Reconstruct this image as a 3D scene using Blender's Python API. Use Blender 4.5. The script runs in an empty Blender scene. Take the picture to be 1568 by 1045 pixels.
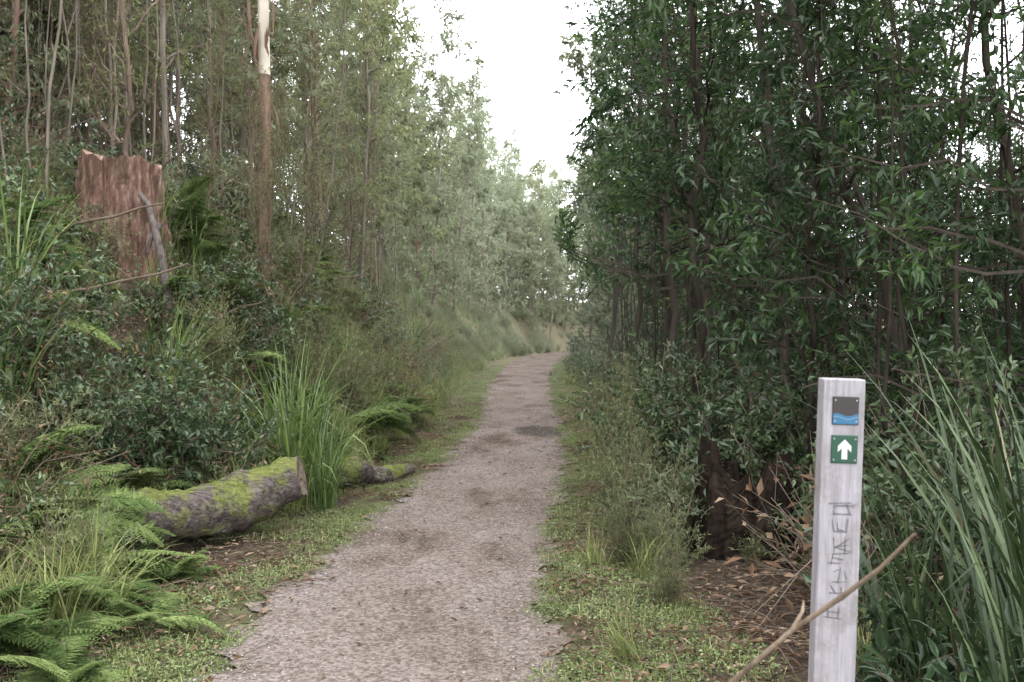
import bpy, math
import numpy as np
from mathutils import Vector
R=math.radians
scene=bpy.context.scene
rg=np.random.default_rng(7)

# ------------------------------------------------------------ helpers
def norm(a): return a/np.maximum(np.linalg.norm(a,axis=-1,keepdims=True),1e-9)
class MB:
    def __init__(s): s.v=[];s.q=[];s.m=[];s.a=[];s.n=0
    def add(s,V,Q,mat=0,lv=0.5):
        V=np.asarray(V,float).reshape(-1,3);Q=np.asarray(Q,int).reshape(-1,4)
        s.v.append(V);s.q.append(Q+s.n);s.m.append(np.full(len(Q),mat))
        s.a.append(np.broadcast_to(np.asarray(lv,float),(len(V),)).copy());s.n+=len(V)
    def mesh(s,name,mats,smooth=False):
        V=np.concatenate(s.v);Q=np.concatenate(s.q);M=np.concatenate(s.m);A=np.concatenate(s.a)
        me=bpy.data.meshes.new(name)
        me.vertices.add(len(V));me.vertices.foreach_set('co',V.astype(np.float32).ravel())
        me.loops.add(Q.size);me.loops.foreach_set('vertex_index',Q.astype(np.int32).ravel())
        me.polygons.add(len(Q));me.polygons.foreach_set('loop_start',np.arange(0,Q.size,4,dtype=np.int32))
        me.polygons.foreach_set('loop_total',np.full(len(Q),4,dtype=np.int32))
        me.polygons.foreach_set('material_index',M.astype(np.int32))
        at=me.attributes.new('lv','FLOAT','POINT');at.data.foreach_set('value',A.astype(np.float32))
        for m in mats: me.materials.append(m)
        me.update(calc_edges=True)
        me.polygons.foreach_set('use_smooth',np.full(len(Q),smooth))
        return me
    def obj(s,name,mats,smooth=False,link=True):
        o=bpy.data.objects.new(name,s.mesh(name,mats,smooth))
        if link: scene.collection.objects.link(o)
        return o
def tube(mb,P,rad,sides=6,mat=0,lv=0.5,cap=False):
    P=np.asarray(P,float);k=len(P);rad=np.broadcast_to(np.asarray(rad,float),(k,)) if np.ndim(rad)<2 else rad
    T=norm(np.gradient(P,axis=0));ref=np.array([0.13,0.97,0.2]) if abs(T[:,2]).mean()>0.6 else np.array([0.05,0.1,1.])
    U=norm(np.cross(T,ref));W=np.cross(T,U)
    a=np.arange(sides)*2*np.pi/sides
    rr=rad[:,None] if rad.ndim==1 else rad
    V=P[:,None,:]+(U[:,None,:]*np.cos(a)[None,:,None]+W[:,None,:]*np.sin(a)[None,:,None])*rr[:,:,None]
    i=np.arange(k-1)[:,None]*sides;j=np.arange(sides)[None,:];j2=(j+1)%sides
    Q=np.stack([i+j,i+j2,i+sides+j2,i+sides+j],-1).reshape(-1,4)
    mb.add(V.reshape(-1,3),Q,mat,lv)
    return V
def sticks(mb,A,B,ra,rb,mat=0,lv=0.5):
    n=len(A);T=norm(B-A);U=norm(np.cross(T,rg.normal(size=(n,3))));W=np.cross(T,U)
    a=np.arange(3)*2*np.pi/3;ra=np.broadcast_to(ra,(n,));rb=np.broadcast_to(rb,(n,))
    C=U[:,None,:]*np.cos(a)[None,:,None]+W[:,None,:]*np.sin(a)[None,:,None]
    V=np.concatenate([A[:,None]+C*ra[:,None,None],B[:,None]+C*rb[:,None,None]],1)
    b=np.array([[0,1,4,3],[1,2,5,4],[2,0,3,5]])
    Q=(np.arange(n)*6)[:,None,None]+b[None]
    mb.add(V.reshape(-1,3),Q,mat,lv)
def leaves(mb,P,D,N,L,W,mat=1,lv=None,fine=False):
    n=len(P);D=norm(D);S=norm(np.cross(D,N));Nn=np.cross(S,D)
    L=np.broadcast_to(L,(n,))[:,None];W=np.broadcast_to(W,(n,))[:,None]
    if lv is None: lv=rg.random(n)
    if not fine:
        f=Nn*W*0.18
        V=np.stack([P,P+D*L*.42+S*W*.5+f,P+D*L-Nn*L*.1,P+D*L*.42-S*W*.5+f],1)
        mb.add(V.reshape(-1,3),np.arange(4*n).reshape(n,4),mat,np.repeat(lv,4));return
    f=Nn*W*0.22
    V=np.stack([P,P+D*L*.28+S*W*.42+f,P+D*L*.62+S*W*.42+f,P+D*L-Nn*L*.12,P+D*L*.62-S*W*.42+f,P+D*L*.28-S*W*.42+f],1)
    b=np.array([[0,1,2,3],[0,3,4,5]])
    mb.add(V.reshape(-1,3),(np.arange(n)*6)[:,None,None]+b[None],mat,np.repeat(lv,6))
def blades(mb,B,az,L,W,lean,curl,mat=1,seg=6,lv=None):
    n=len(B);t=np.linspace(0,1,seg+1)
    L=np.broadcast_to(L,(n,));lean=np.broadcast_to(lean,(n,));curl=np.broadcast_to(curl,(n,));W=np.broadcast_to(W,(n,))
    ang=lean[:,None]+curl[:,None]*t[None]**1.6
    dx=np.sin(ang);dz=np.cos(ang);ds=L[:,None]/seg
    hx=np.concatenate([np.zeros((n,1)),np.cumsum(dx[:,1:]*ds,1)],1);hz=np.concatenate([np.zeros((n,1)),np.cumsum(dz[:,1:]*ds,1)],1)
    d=np.stack([np.cos(az),np.sin(az),0*az],1);s=np.stack([-np.sin(az),np.cos(az),0*az],1)
    C=B[:,None]+d[:,None]*hx[:,:,None]+np.array([0,0,1.])*hz[:,:,None]
    w=(W[:,None]*(np.minimum(1,(1-t)*2.2+.04)*np.minimum(1,t*2+.5))[None])[:,:,None]*.5
    V=np.stack([C-s[:,None]*w,C+s[:,None]*w],2).reshape(n,-1,3)
    k=np.arange(seg)*2;b=np.stack([k,k+1,k+3,k+2],1)
    Q=(np.arange(n)*2*(seg+1))[:,None,None]+b[None]
    if lv is None: lv=rg.random(n)
    mb.add(V.reshape(-1,3),Q,mat,np.repeat(lv,2*(seg+1)))

# ------------------------------------------------------------ materials
def newmat(name):
    m=bpy.data.materials.new(name);m.use_nodes=True;nt=m.node_tree
    for n in list(nt.nodes): nt.nodes.remove(n)
    out=nt.nodes.new('ShaderNodeOutputMaterial');return m,nt,out
def ramp(nt,stops):
    r=nt.nodes.new('ShaderNodeValToRGB');e=r.color_ramp.elements
    while len(e)<len(stops): e.new(0.5)
    for i,(p,c) in enumerate(stops): e[i].position=p;e[i].color=(*c,1)
    return r
def math_(nt,op,a,b=None,clamp=False):
    n=nt.nodes.new('ShaderNodeMath');n.operation=op;n.use_clamp=clamp
    for i,x in enumerate((a,b)):
        if x is None: continue
        if isinstance(x,(int,float)): n.inputs[i].default_value=x
        else: nt.links.new(x,n.inputs[i])
    return n.outputs[0]
def mixc(nt,f,a,b):
    n=nt.nodes.new('ShaderNodeMix');n.data_type='RGBA'
    for s,x in ((0,f),(6,a),(7,b)):
        if isinstance(x,(int,float)): n.inputs[s].default_value=x
        elif isinstance(x,tuple): n.inputs[s].default_value=(*x,1)
        else: nt.links.new(x,n.inputs[s])
    return n.outputs[2]
def noise(nt,scale,detail=4,rough=.6,vec=None):
    n=nt.nodes.new('ShaderNodeTexNoise');n.inputs['Scale'].default_value=scale;n.inputs['Detail'].default_value=detail;n.inputs['Roughness'].default_value=rough
    if vec is not None: nt.links.new(vec,n.inputs['Vector'])
    return n.outputs['Fac']
def paint_haze(nt,col,amount,tint):  # aerial haze painted into the albedo, paler with growing world Y
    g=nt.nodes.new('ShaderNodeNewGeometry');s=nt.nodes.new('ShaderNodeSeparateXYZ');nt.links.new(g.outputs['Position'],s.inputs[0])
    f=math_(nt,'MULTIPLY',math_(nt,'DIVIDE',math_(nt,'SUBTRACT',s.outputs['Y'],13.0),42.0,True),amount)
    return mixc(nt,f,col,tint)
def leafmat(name,stops,trans=.3,gloss=0,far=.62,rough=.4):  # far: share of haze painted into the leaf colour
    m,nt,out=newmat(name)
    a=nt.nodes.new('ShaderNodeAttribute');a.attribute_name='lv'
    oi=nt.nodes.new('ShaderNodeObjectInfo')
    v=math_(nt,'ADD',math_(nt,'MULTIPLY',a.outputs['Fac'],.7),math_(nt,'MULTIPLY',oi.outputs['Random'],.3))
    r=ramp(nt,stops);nt.links.new(v,r.inputs[0])
    c=paint_haze(nt,r.outputs[0],far,(.36,.4,.29)) if far else r.outputs[0]
    if gloss:
        p=nt.nodes.new('ShaderNodeBsdfPrincipled');nt.links.new(c,p.inputs['Base Color']);p.inputs['Roughness'].default_value=rough
        p.inputs['Specular IOR Level'].default_value=gloss
    else:
        p=nt.nodes.new('ShaderNodeBsdfDiffuse');nt.links.new(c,p.inputs[0])
    if trans==0: nt.links.new(p.outputs[0],out.inputs[0]);return m
    t=nt.nodes.new('ShaderNodeBsdfTranslucent');nt.links.new(c,t.inputs[0])
    mx=nt.nodes.new('ShaderNodeMixShader');mx.inputs[0].default_value=trans
    nt.links.new(p.outputs[0],mx.inputs[1]);nt.links.new(t.outputs[0],mx.inputs[2]);nt.links.new(mx.outputs[0],out.inputs[0])
    return m
def barkmat(name,c1,c2,scale=12,zs=.15,far=.5,bump=.4):  # far: share of haze painted into the bark colour
    m,nt,out=newmat(name)
    tc=nt.nodes.new('ShaderNodeTexCoord');mp=nt.nodes.new('ShaderNodeMapping');mp.inputs['Scale'].default_value=(1,1,zs)
    nt.links.new(tc.outputs['Object'],mp.inputs[0])
    f=noise(nt,scale,3,.65,mp.outputs[0]);r=ramp(nt,[(.3,c1),(.7,c2)]);nt.links.new(f,r.inputs[0])
    if far:
        oi=nt.nodes.new('ShaderNodeObjectInfo')
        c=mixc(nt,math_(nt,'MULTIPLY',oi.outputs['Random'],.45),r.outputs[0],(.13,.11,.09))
        c=paint_haze(nt,c,far,(.34,.31,.27))
    else: c=r.outputs[0]
    p=nt.nodes.new('ShaderNodeBsdfDiffuse');nt.links.new(c,p.inputs[0])
    if bump:
        b=nt.nodes.new('ShaderNodeBump');b.inputs['Strength'].default_value=bump;b.inputs['Distance'].default_value=.02
        nt.links.new(f,b.inputs['Height']);nt.links.new(b.outputs[0],p.inputs['Normal'])
    nt.links.new(p.outputs[0],out.inputs[0])
    return m
def plain(name,col,rough=.6):
    m,nt,out=newmat(name);p=nt.nodes.new('ShaderNodeBsdfPrincipled')
    f=noise(nt,60,3);c=mixc(nt,f,tuple(x*.8 for x in col),tuple(min(1,x*1.15) for x in col));nt.links.new(c,p.inputs['Base Color'])
    p.inputs['Roughness'].default_value=rough;nt.links.new(p.outputs[0],out.inputs[0]);return m

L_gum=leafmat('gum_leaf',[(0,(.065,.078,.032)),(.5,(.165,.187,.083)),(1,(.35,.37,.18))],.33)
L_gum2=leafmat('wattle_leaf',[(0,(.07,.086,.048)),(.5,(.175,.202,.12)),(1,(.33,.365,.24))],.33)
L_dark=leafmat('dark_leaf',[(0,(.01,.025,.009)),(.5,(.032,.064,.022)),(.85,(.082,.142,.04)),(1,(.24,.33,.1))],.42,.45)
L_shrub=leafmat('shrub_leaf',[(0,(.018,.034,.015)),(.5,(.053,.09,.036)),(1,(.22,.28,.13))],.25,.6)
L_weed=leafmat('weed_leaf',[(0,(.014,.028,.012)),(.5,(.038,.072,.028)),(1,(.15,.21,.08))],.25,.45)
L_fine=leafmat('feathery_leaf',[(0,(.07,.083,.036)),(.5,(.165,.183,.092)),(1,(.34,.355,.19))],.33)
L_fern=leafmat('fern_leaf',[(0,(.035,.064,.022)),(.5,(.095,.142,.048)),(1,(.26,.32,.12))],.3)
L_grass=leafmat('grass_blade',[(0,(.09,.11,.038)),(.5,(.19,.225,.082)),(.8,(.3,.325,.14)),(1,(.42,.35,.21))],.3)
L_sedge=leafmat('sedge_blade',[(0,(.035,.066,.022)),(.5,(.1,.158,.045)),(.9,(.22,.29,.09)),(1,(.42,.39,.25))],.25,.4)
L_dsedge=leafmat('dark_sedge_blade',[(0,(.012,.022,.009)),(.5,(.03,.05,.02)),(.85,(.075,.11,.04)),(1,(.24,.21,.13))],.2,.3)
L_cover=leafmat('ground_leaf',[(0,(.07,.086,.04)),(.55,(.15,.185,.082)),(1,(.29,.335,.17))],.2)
L_brown=leafmat('dead_leaf',[(0,(.04,.025,.017)),(.5,(.13,.08,.05)),(1,(.32,.24,.17))],.1,far=.3)
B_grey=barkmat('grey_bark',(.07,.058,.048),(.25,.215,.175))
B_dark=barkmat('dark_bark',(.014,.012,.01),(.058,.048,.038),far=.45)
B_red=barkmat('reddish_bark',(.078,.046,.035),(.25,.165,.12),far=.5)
B_white=barkmat('pale_bark',(.36,.31,.25),(.6,.55,.47),6,.3,far=0,bump=.15)
B_twig=barkmat('twig_bark',(.055,.04,.03),(.2,.15,.115),far=.5,bump=0)

# ------------------------------------------------------------ terrain
yt=np.arange(-30,420,.25)
_c=np.interp(yt,[-30,-5,2,4.3,5.8,7.75,11.6,15.5,23,30,38.7,46,51.7,58,66,80,100,420],
 [-.62,-.62,-.62,-.61,-.565,-.4,-.05,.13,.14,.35,.75,1.25,1.95,3.6,6.8,14,28,250])
_h=np.interp(yt,[-30,4.3,7.75,11.6,15.5,23,38.7,60,420],[.77,.77,.72,.70,.66,.76,.95,1,1])
ker=np.exp(-np.linspace(-2,2,13)**2);ker/=ker.sum()
_c=np.convolve(np.pad(_c,6,'edge'),ker,'valid');_h=np.convolve(np.pad(_h,6,'edge'),ker,'valid')
cx=lambda y:np.interp(y,yt,_c)
hw=lambda y:np.interp(y,yt,_h)
def sm(t): t=np.clip(t,0,1);return t*t*(3-2*t)
def wob(x,y):
    return (np.sin(x*1.7+1.3*np.sin(y*.9))*np.cos(y*1.3+.7)+.5*np.sin(x*4.1+y*2.3)+.5*np.cos(y*3.7-x*2.9+1)+.3*np.sin(x*9.1-y*7.7))*.4
def H(x,y):
    x=np.asarray(x,float);y=np.asarray(y,float)
    c=cx(y);w=hw(y);dl=c-w-x;dr=x-c-w
    far=np.interp(y,[0,30,60,420],[1.25,1,.2,.1])
    s0=np.interp(y,[0,7.6,9.6],[1.15,1.15,.6])
    amp=.92+.12*np.sin(y*.45+1)+.1*np.sin(y*1.3)
    hl=2.3*sm((dl-s0)/2.4)*amp+.38*np.clip(dl-2.3,0,30)*far
    hr=-.09*np.clip(dr-1,0,25)+.04*sm(dr/.3)
    off=sm(np.maximum(dl,dr)/.8)
    return np.where(dl>0,hl,0)+np.where(dr>0,hr,0)+off*.11*wob(x,y)
def axis(b,segs):
    return np.unique(np.concatenate([np.arange(s,e,st) for s,e,st in segs]+[[b]]))
xs=axis(300,[(-300,-40,20),(-40,-8,1),(-8,6,.11),(6,30,1),(30,300,20)])
ys=axis(420,[(-60,-4,4),(-4,16,.11),(16,60,.35),(60,120,2),(120,420,20)])
X,Y=np.meshgrid(xs,ys);Z=H(X,Y)
mb=MB();nx=len(xs);i=np.arange(len(ys)-1)[:,None]*nx;j=np.arange(nx-1)[None]
mb.add(np.stack([X,Y,Z],-1).reshape(-1,3),np.stack([i+j,i+j+1,i+nx+j+1,i+nx+j],-1).reshape(-1,4),0,
  np.clip(1-np.maximum(cx(Y)-hw(Y)-X,X-cx(Y)-hw(Y)).ravel()/1.1,0,1))
m,nt,out=newmat('forest_soil')
g=nt.nodes.new('ShaderNodeNewGeometry')
n2=noise(nt,28,6,.75,g.outputs['Position']);n3=noise(nt,5,5,.7,g.outputs['Position'])
r1=ramp(nt,[(.25,(.022,.016,.011)),(.5,(.065,.05,.037)),(.75,(.17,.13,.1))]);nt.links.new(n2,r1.inputs[0])
r2=ramp(nt,[(.3,(.08,.08,.045)),(.55,(.13,.145,.07)),(.75,(.22,.23,.14))]);nt.links.new(n2,r2.inputs[0])
at=nt.nodes.new('ShaderNodeAttribute');at.attribute_name='lv'
f=math_(nt,'ADD',math_(nt,'MULTIPLY',at.outputs['Fac'],.9),math_(nt,'MULTIPLY',math_(nt,'SUBTRACT',n3,.6),3.0),True)
c=mixc(nt,f,r1.outputs[0],r2.outputs[0]);c=paint_haze(nt,c,.5,(.25,.24,.16))  # soil colour also carries painted distance haze
p=nt.nodes.new('ShaderNodeBsdfDiffuse');nt.links.new(c,p.inputs[0])
b=nt.nodes.new('ShaderNodeBump');b.inputs['Strength'].default_value=.9;b.inputs['Distance'].default_value=.03;nt.links.new(n2,b.inputs['Height']);nt.links.new(b.outputs[0],p.inputs['Normal'])
nt.links.new(p.outputs[0],out.inputs[0])
mb.obj('ground',[m],True)

# path
py=np.concatenate([np.arange(-12,20,.06),np.arange(20,110,.4)])
k=13;mb=MB()
eL=.07*np.sin(py*3.1)+.05*np.sin(py*7.3+1)+.04*np.sin(py*17+2)+.03*rg.normal(size=len(py))*(py<20)
eR=.05*np.sin(py*2.7+2)+.04*np.sin(py*8.1)+.03*np.sin(py*15)+.03*rg.normal(size=len(py))*(py<20)
u=np.linspace(0,1,k)[None]
xl=(cx(py)-hw(py)+eL-.05)[:,None];xr=(cx(py)+hw(py)+eR+.03)[:,None]
PX=xl+(xr-xl)*u;PY=np.broadcast_to(py[:,None],PX.shape)
PZ=H(PX,PY)+.012+.012*(1-(2*u-1)**2)
i=np.arange(len(py)-1)[:,None]*k;j=np.arange(k-1)[None]
mb.add(np.stack([PX,PY,PZ],-1).reshape(-1,3),np.stack([i+j,i+j+1,i+k+j+1,i+k+j],-1).reshape(-1,4),0,np.broadcast_to(np.abs(2*u-1),PX.shape).ravel())
m,nt,out=newmat('gravel')
g=nt.nodes.new('ShaderNodeNewGeometry')
v=nt.nodes.new('ShaderNodeTexVoronoi');v.inputs['Scale'].default_value=60;nt.links.new(g.outputs['Position'],v.inputs['Vector'])
mp=nt.nodes.new('ShaderNodeMapping');mp.inputs['Scale'].default_value=(1,.5,1);nt.links.new(g.outputs['Position'],mp.inputs[0])
n1=noise(nt,1.3,6,.65,mp.outputs[0]);n2=noise(nt,38,5,.85,g.outputs['Position'])
sep=nt.nodes.new('ShaderNodeSeparateColor');nt.links.new(v.outputs['Color'],sep.inputs[0])
r=ramp(nt,[(.1,(.07,.056,.047)),(.45,(.165,.14,.126)),(.75,(.25,.221,.205)),(1,(.44,.405,.385))]);
nt.links.new(math_(nt,'ADD',math_(nt,'MULTIPLY',sep.outputs[0],.5),math_(nt,'MULTIPLY',n2,.5)),r.inputs[0])
r3=ramp(nt,[(.34,(.5,.45,.4)),(.46,(.9,.85,.8)),(.66,(1.15,1.12,1.12))]);nt.links.new(n1,r3.inputs[0])
mm=nt.nodes.new('ShaderNodeMix');mm.data_type='RGBA';mm.blend_type='MULTIPLY';mm.inputs[0].default_value=1
nt.links.new(r.outputs[0],mm.inputs[6]);nt.links.new(r3.outputs[0],mm.inputs[7])
sp=nt.nodes.new('ShaderNodeSeparateXYZ');nt.links.new(g.outputs['Position'],sp.inputs[0])
dx=math_(nt,'DIVIDE',math_(nt,'SUBTRACT',sp.outputs['X'],.4),.38);dy=math_(nt,'DIVIDE',math_(nt,'SUBTRACT',sp.outputs['Y'],14.3),.75)
rr_=math_(nt,'SQRT',math_(nt,'ADD',math_(nt,'MULTIPLY',dx,dx),math_(nt,'MULTIPLY',dy,dy)))
n4=noise(nt,5,5,.7,g.outputs['Position'])
wet=math_(nt,'MULTIPLY',math_(nt,'SUBTRACT',1.15,math_(nt,'ADD',rr_,math_(nt,'MULTIPLY',math_(nt,'SUBTRACT',n4,.5),1.6))),3,True)
c0=mixc(nt,math_(nt,'MULTIPLY',wet,.8),mm.outputs[2],(.05,.043,.037))
at=nt.nodes.new('ShaderNodeAttribute');at.attribute_name='lv'
ef=math_(nt,'MULTIPLY',math_(nt,'ADD',math_(nt,'SUBTRACT',at.outputs['Fac'],1.05),math_(nt,'MULTIPLY',math_(nt,'SUBTRACT',n4,.35),.9)),2.5,True)
c=mixc(nt,ef,c0,(.12,.125,.07))
p=nt.nodes.new('ShaderNodeBsdfDiffuse');nt.links.new(c,p.inputs[0])
b=nt.nodes.new('ShaderNodeBump');b.inputs['Strength'].default_value=.8;b.inputs['Distance'].default_value=.015
nt.links.new(math_(nt,'ADD',v.outputs['Distance'],n2),b.inputs['Height']);nt.links.new(b.outputs[0],p.inputs['Normal'])
nt.links.new(p.outputs[0],out.inputs[0])
mb.obj('gravel_path',[m],True)

# ------------------------------------------------------------ plants
def make_tree(name,seed,Ht,r0,cb,nb,bl,tw,nl,LL,LW,rise=(.2,.9),droop=.3,lean=.04,mats=None,twigL=.45,sides=7,top=.35,wb=.02,fine=False):
    r=np.random.default_rng(seed);mb=MB()
    k=16;t=np.linspace(0,1,k);a=r.random()*6.28
    off=np.cumsum(r.normal(size=(k,2))*wb*Ht/10,0)
    P=np.stack([lean*Ht*t**1.5*math.cos(a)+off[:,0],lean*Ht*t**1.5*math.sin(a)+off[:,1],t*Ht-.25],1)
    P[0,:2]=0;rad=r0*(1-t)**.75*1.0+.006;rad[0]*=1.4
    tube(mb,P,rad,sides,0)
    A=[];D=[];TL=[];CV=[]
    for b in range(nb):
        tt=cb+(1-cb)*r.random()**.95;base=np.array([np.interp(tt,t,P[:,q]) for q in range(3)])
        az=r.random()*6.28;rel=(tt-cb)/(1-cb)
        L=bl*(top+(1-top)*(1-rel)**.6)*r.uniform(.5,1.2);el=r.uniform(*rise)+.25*rel
        s=np.linspace(0,1,7);wv=np.cumsum(r.normal(size=(7,3))*.05*L,0);wv[0]=0
        BP=base+np.stack([math.cos(az)*math.cos(el)*L*s,math.sin(az)*math.cos(el)*L*s,math.sin(el)*L*s-droop*L*s*s*.5],1)+wv
        br=max(.004,np.interp(tt,t,rad)*.42);tube(mb,BP,br*(1-.8*s)+.0015,3,0)
        ss=r.uniform(.2,1,tw);st=np.stack([np.interp(ss,s,BP[:,q]) for q in range(3)],1)
        bd=norm(BP[-1]-BP[0]);dd=norm(bd*.6+r.normal(size=(tw,3))*.6)
        A.append(st);D.append(dd);TL.append(r.uniform(.5,1.3,tw)*twigL);CV.append(np.full(tw,r.random()))
    A=np.concatenate(A);D=np.concatenate(D);TL=np.concatenate(TL);CV=np.concatenate(CV)
    if sides>4: sticks(mb,A,A+D*TL[:,None],.0035,.001,0)
    if nl:
        tt=r.uniform(.15,1.05,(len(A),nl,1));LP=(A[:,None]+D[:,None]*TL[:,None,None]*tt).reshape(-1,3)
        n=len(LP);LP=LP+r.normal(size=(n,3))*.012
        LD=np.repeat(D,nl,0)*.5+r.normal(size=(n,3))*.55+np.array([0,0,-droop])
        LN=r.normal(size=(n,3))*.6+np.array([0,0,1.])
        leaves(mb,LP,LD,LN,LL*r.uniform(.6,1.25,n),LW*r.uniform(.7,1.2,n),1,np.clip(.45*np.repeat(CV,nl)+.55*r.random(n),0,1),fine)
    return mb.mesh(name,mats)
def make_bush(name,seed,Ht,Rr,ns,tw,nl,LL,LW,mats,twigL=.2,droop=0.,up=1.0,fine=False):
    r=np.random.default_rng(seed);mb=MB();A=[];D=[];CV=[];TL=[]
    for b in range(ns):
        az=r.random()*6.28;rr=Rr*r.random()**.6;h=Ht*r.uniform(.5,1.05)*(1-.45*(rr/Rr)**2)
        s=np.linspace(0,1,6);wv=np.cumsum(r.normal(size=(6,3))*.03*h,0);wv[0]=0
        BP=np.stack([math.cos(az)*rr*s**1.2,math.sin(az)*rr*s**1.2,h*s*up],1)+wv+np.array([r.normal()*.04,r.normal()*.04,-.04])
        tube(mb,BP,.006*Ht*(1-.8*s)+.001,3,0)
        ss=r.uniform(.15,1,tw);A.append(np.stack([np.interp(ss,s,BP[:,q]) for q in range(3)],1))
        D.append(norm(norm(BP[-1]-BP[0])*.5+r.normal(size=(tw,3))*.6));TL.append(r.uniform(.5,1.3,tw)*twigL);CV.append(np.full(tw,r.random()))
    A=np.concatenate(A);D=np.concatenate(D);TL=np.concatenate(TL);CV=np.concatenate(CV)
    if nl<12: sticks(mb,A,A+D*TL[:,None],.002,.0008,0)
    if nl:
        tt=r.uniform(.1,1.05,(len(A),nl,1));LP=(A[:,None]+D[:,None]*TL[:,None,None]*tt).reshape(-1,3);n=len(LP)
        LD=np.repeat(D,nl,0)*.6+r.normal(size=(n,3))*.5+np.array([0,0,-droop])
        leaves(mb,LP,LD,r.normal(size=(n,3))*.5+np.array([0,0,1.]),LL*r.uniform(.6,1.25,n),LW*r.uniform(.7,1.2,n),1,np.clip(.4*np.repeat(CV,nl)+.6*r.random(n),0,1),fine)
    return mb.mesh(name,mats)
def make_fern(name,seed,nf,FL,mats):
    r=np.random.default_rng(seed);mb=MB()
    for f in range(nf):
        az=f*6.28/nf+r.normal()*.35;L=FL*r.uniform(.55,1.15);s=np.linspace(0,1,16)
        el=r.uniform(.5,1.2);ang=el-s*r.uniform(.8,1.7)
        side=r.normal()*.25*L*s**2
        hx=np.cumsum(np.cos(ang))*L/16;hz=np.cumsum(np.sin(ang))*L/16
        d=np.array([math.cos(az),math.sin(az),0]);sd=np.array([-math.sin(az),math.cos(az),0])
        BP=d[None]*hx[:,None]+sd[None]*side[:,None]+np.array([0,0,1.])*hz[:,None]
        tube(mb,BP,.004*(1-.8*s)+.0006,3,0)
        npn=24
        ss=np.linspace(.18,.99,npn);pb=np.stack([np.interp(ss,s,BP[:,q]) for q in range(3)],1)
        pl=(L*.34*np.sin(np.clip((ss-.05)*1.05,0,1)**.6*3.05)+.01)*r.uniform(.85,1.1,npn)
        for sg in (-1,1):
            dirp=norm(sd*sg+d*.35+np.array([0,0,-.15])+r.normal(size=(npn,3))*.1)
            nk=9;tt=np.linspace(.05,1,nk)
            LP=(pb[:,None]+dirp[:,None]*(pl[:,None]*tt)[:,:,None]).reshape(-1,3)
            dd=np.repeat(dirp,nk,0);ll=(pl[:,None]*.28*(1.05-tt)[None]+.007).reshape(-1)
            lvv=np.full(len(LP),r.random()*.6)+r.random(len(LP))*.4
            for s2 in (-1,1):
                leaves(mb,LP,dd*.6+s2*d[None]*1.0,np.tile([0,0,1.],(len(LP),1))+r.normal(size=(len(LP),3))*.15,ll,ll*.5,1,lvv)
    return mb.mesh(name,mats)
def make_tuft(name,seed,n,L,W,Rr,lean,curl,mats,seg=6):
    r=np.random.default_rng(seed);mb=MB()
    B=np.stack([r.normal(size=n)*Rr,r.normal(size=n)*Rr,np.full(n,-.03)],1)
    blades(mb,B,r.random(n)*6.28,L*r.uniform(.45,1.1,n),W*r.uniform(.6,1.2,n),np.abs(r.normal(size=n))*lean,np.abs(r.normal(size=n))*curl+.15,1,seg,r.random(n))
    return mb.mesh(name,mats)

T_left=[make_tree('m_gum',10+i,h,r0,cb,50,1.3,8,12,.12,.031,(.3,1.0),.45,.07,(B_grey if i%2 else B_red,L_gum if i%2 else L_gum2),.42,wb=.045) for i,(h,r0,cb) in enumerate([(10,.044,.16),(11,.052,.2),(9,.036,.1),(10.5,.048,.22),(8,.03,.06)])]
T_twig=[make_tree('m_twiggy',30+i,h,.024,.05,54,.75,9,4,.075,.02,(.5,1.2),.1,.1,(B_twig,L_gum),.4,wb=.06) for i,h in enumerate([5.5,4.5,6.5])]
T_right=[make_tree('m_wattle',50+i,h,r0,cb,42,1.5,9,12,.11,.036,(.1,.8),.3,.12,(B_dark,L_dark),.42,wb=.07) for i,(h,r0,cb) in enumerate([(8.5,.036,.16),(9.5,.044,.24),(7.5,.03,.14),(9,.04,.32)])]
T_rtwig=[make_tree('m_saplings',70+i,h,.02,.1,44,.9,8,4,.09,.032,(.4,1.2),.2,.12,(B_dark,L_dark),.4,wb=.08) for i,h in enumerate([5.5,6.5,4.5])]
F_left=[make_tree('m_farg',210+i,h,.05,.08,44,1.5,6,9,.25,.08,(.3,1.),.45,.06,(B_grey if i%2 else B_red,L_gum2 if i%2 else L_gum),.5,sides=4,wb=.05) for i,h in enumerate([10,12,9,11])]
F_right=[make_tree('m_farw',220+i,h,.045,.04,44,1.6,6,9,.22,.09,(.1,.8),.3,.08,(B_dark,L_dark if i else L_gum2),.5,sides=4,wb=.06) for i,h in enumerate([9,10.5,8])]
N_right=[make_tree('m_thick',230+i,h,.03,.02,52,1.4,7,9,.15,.05,(.0,.8),.3,.08,(B_dark,L_dark),.5,sides=4,wb=.06) for i,h in enumerate([5,6.2,4.2])]

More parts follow.
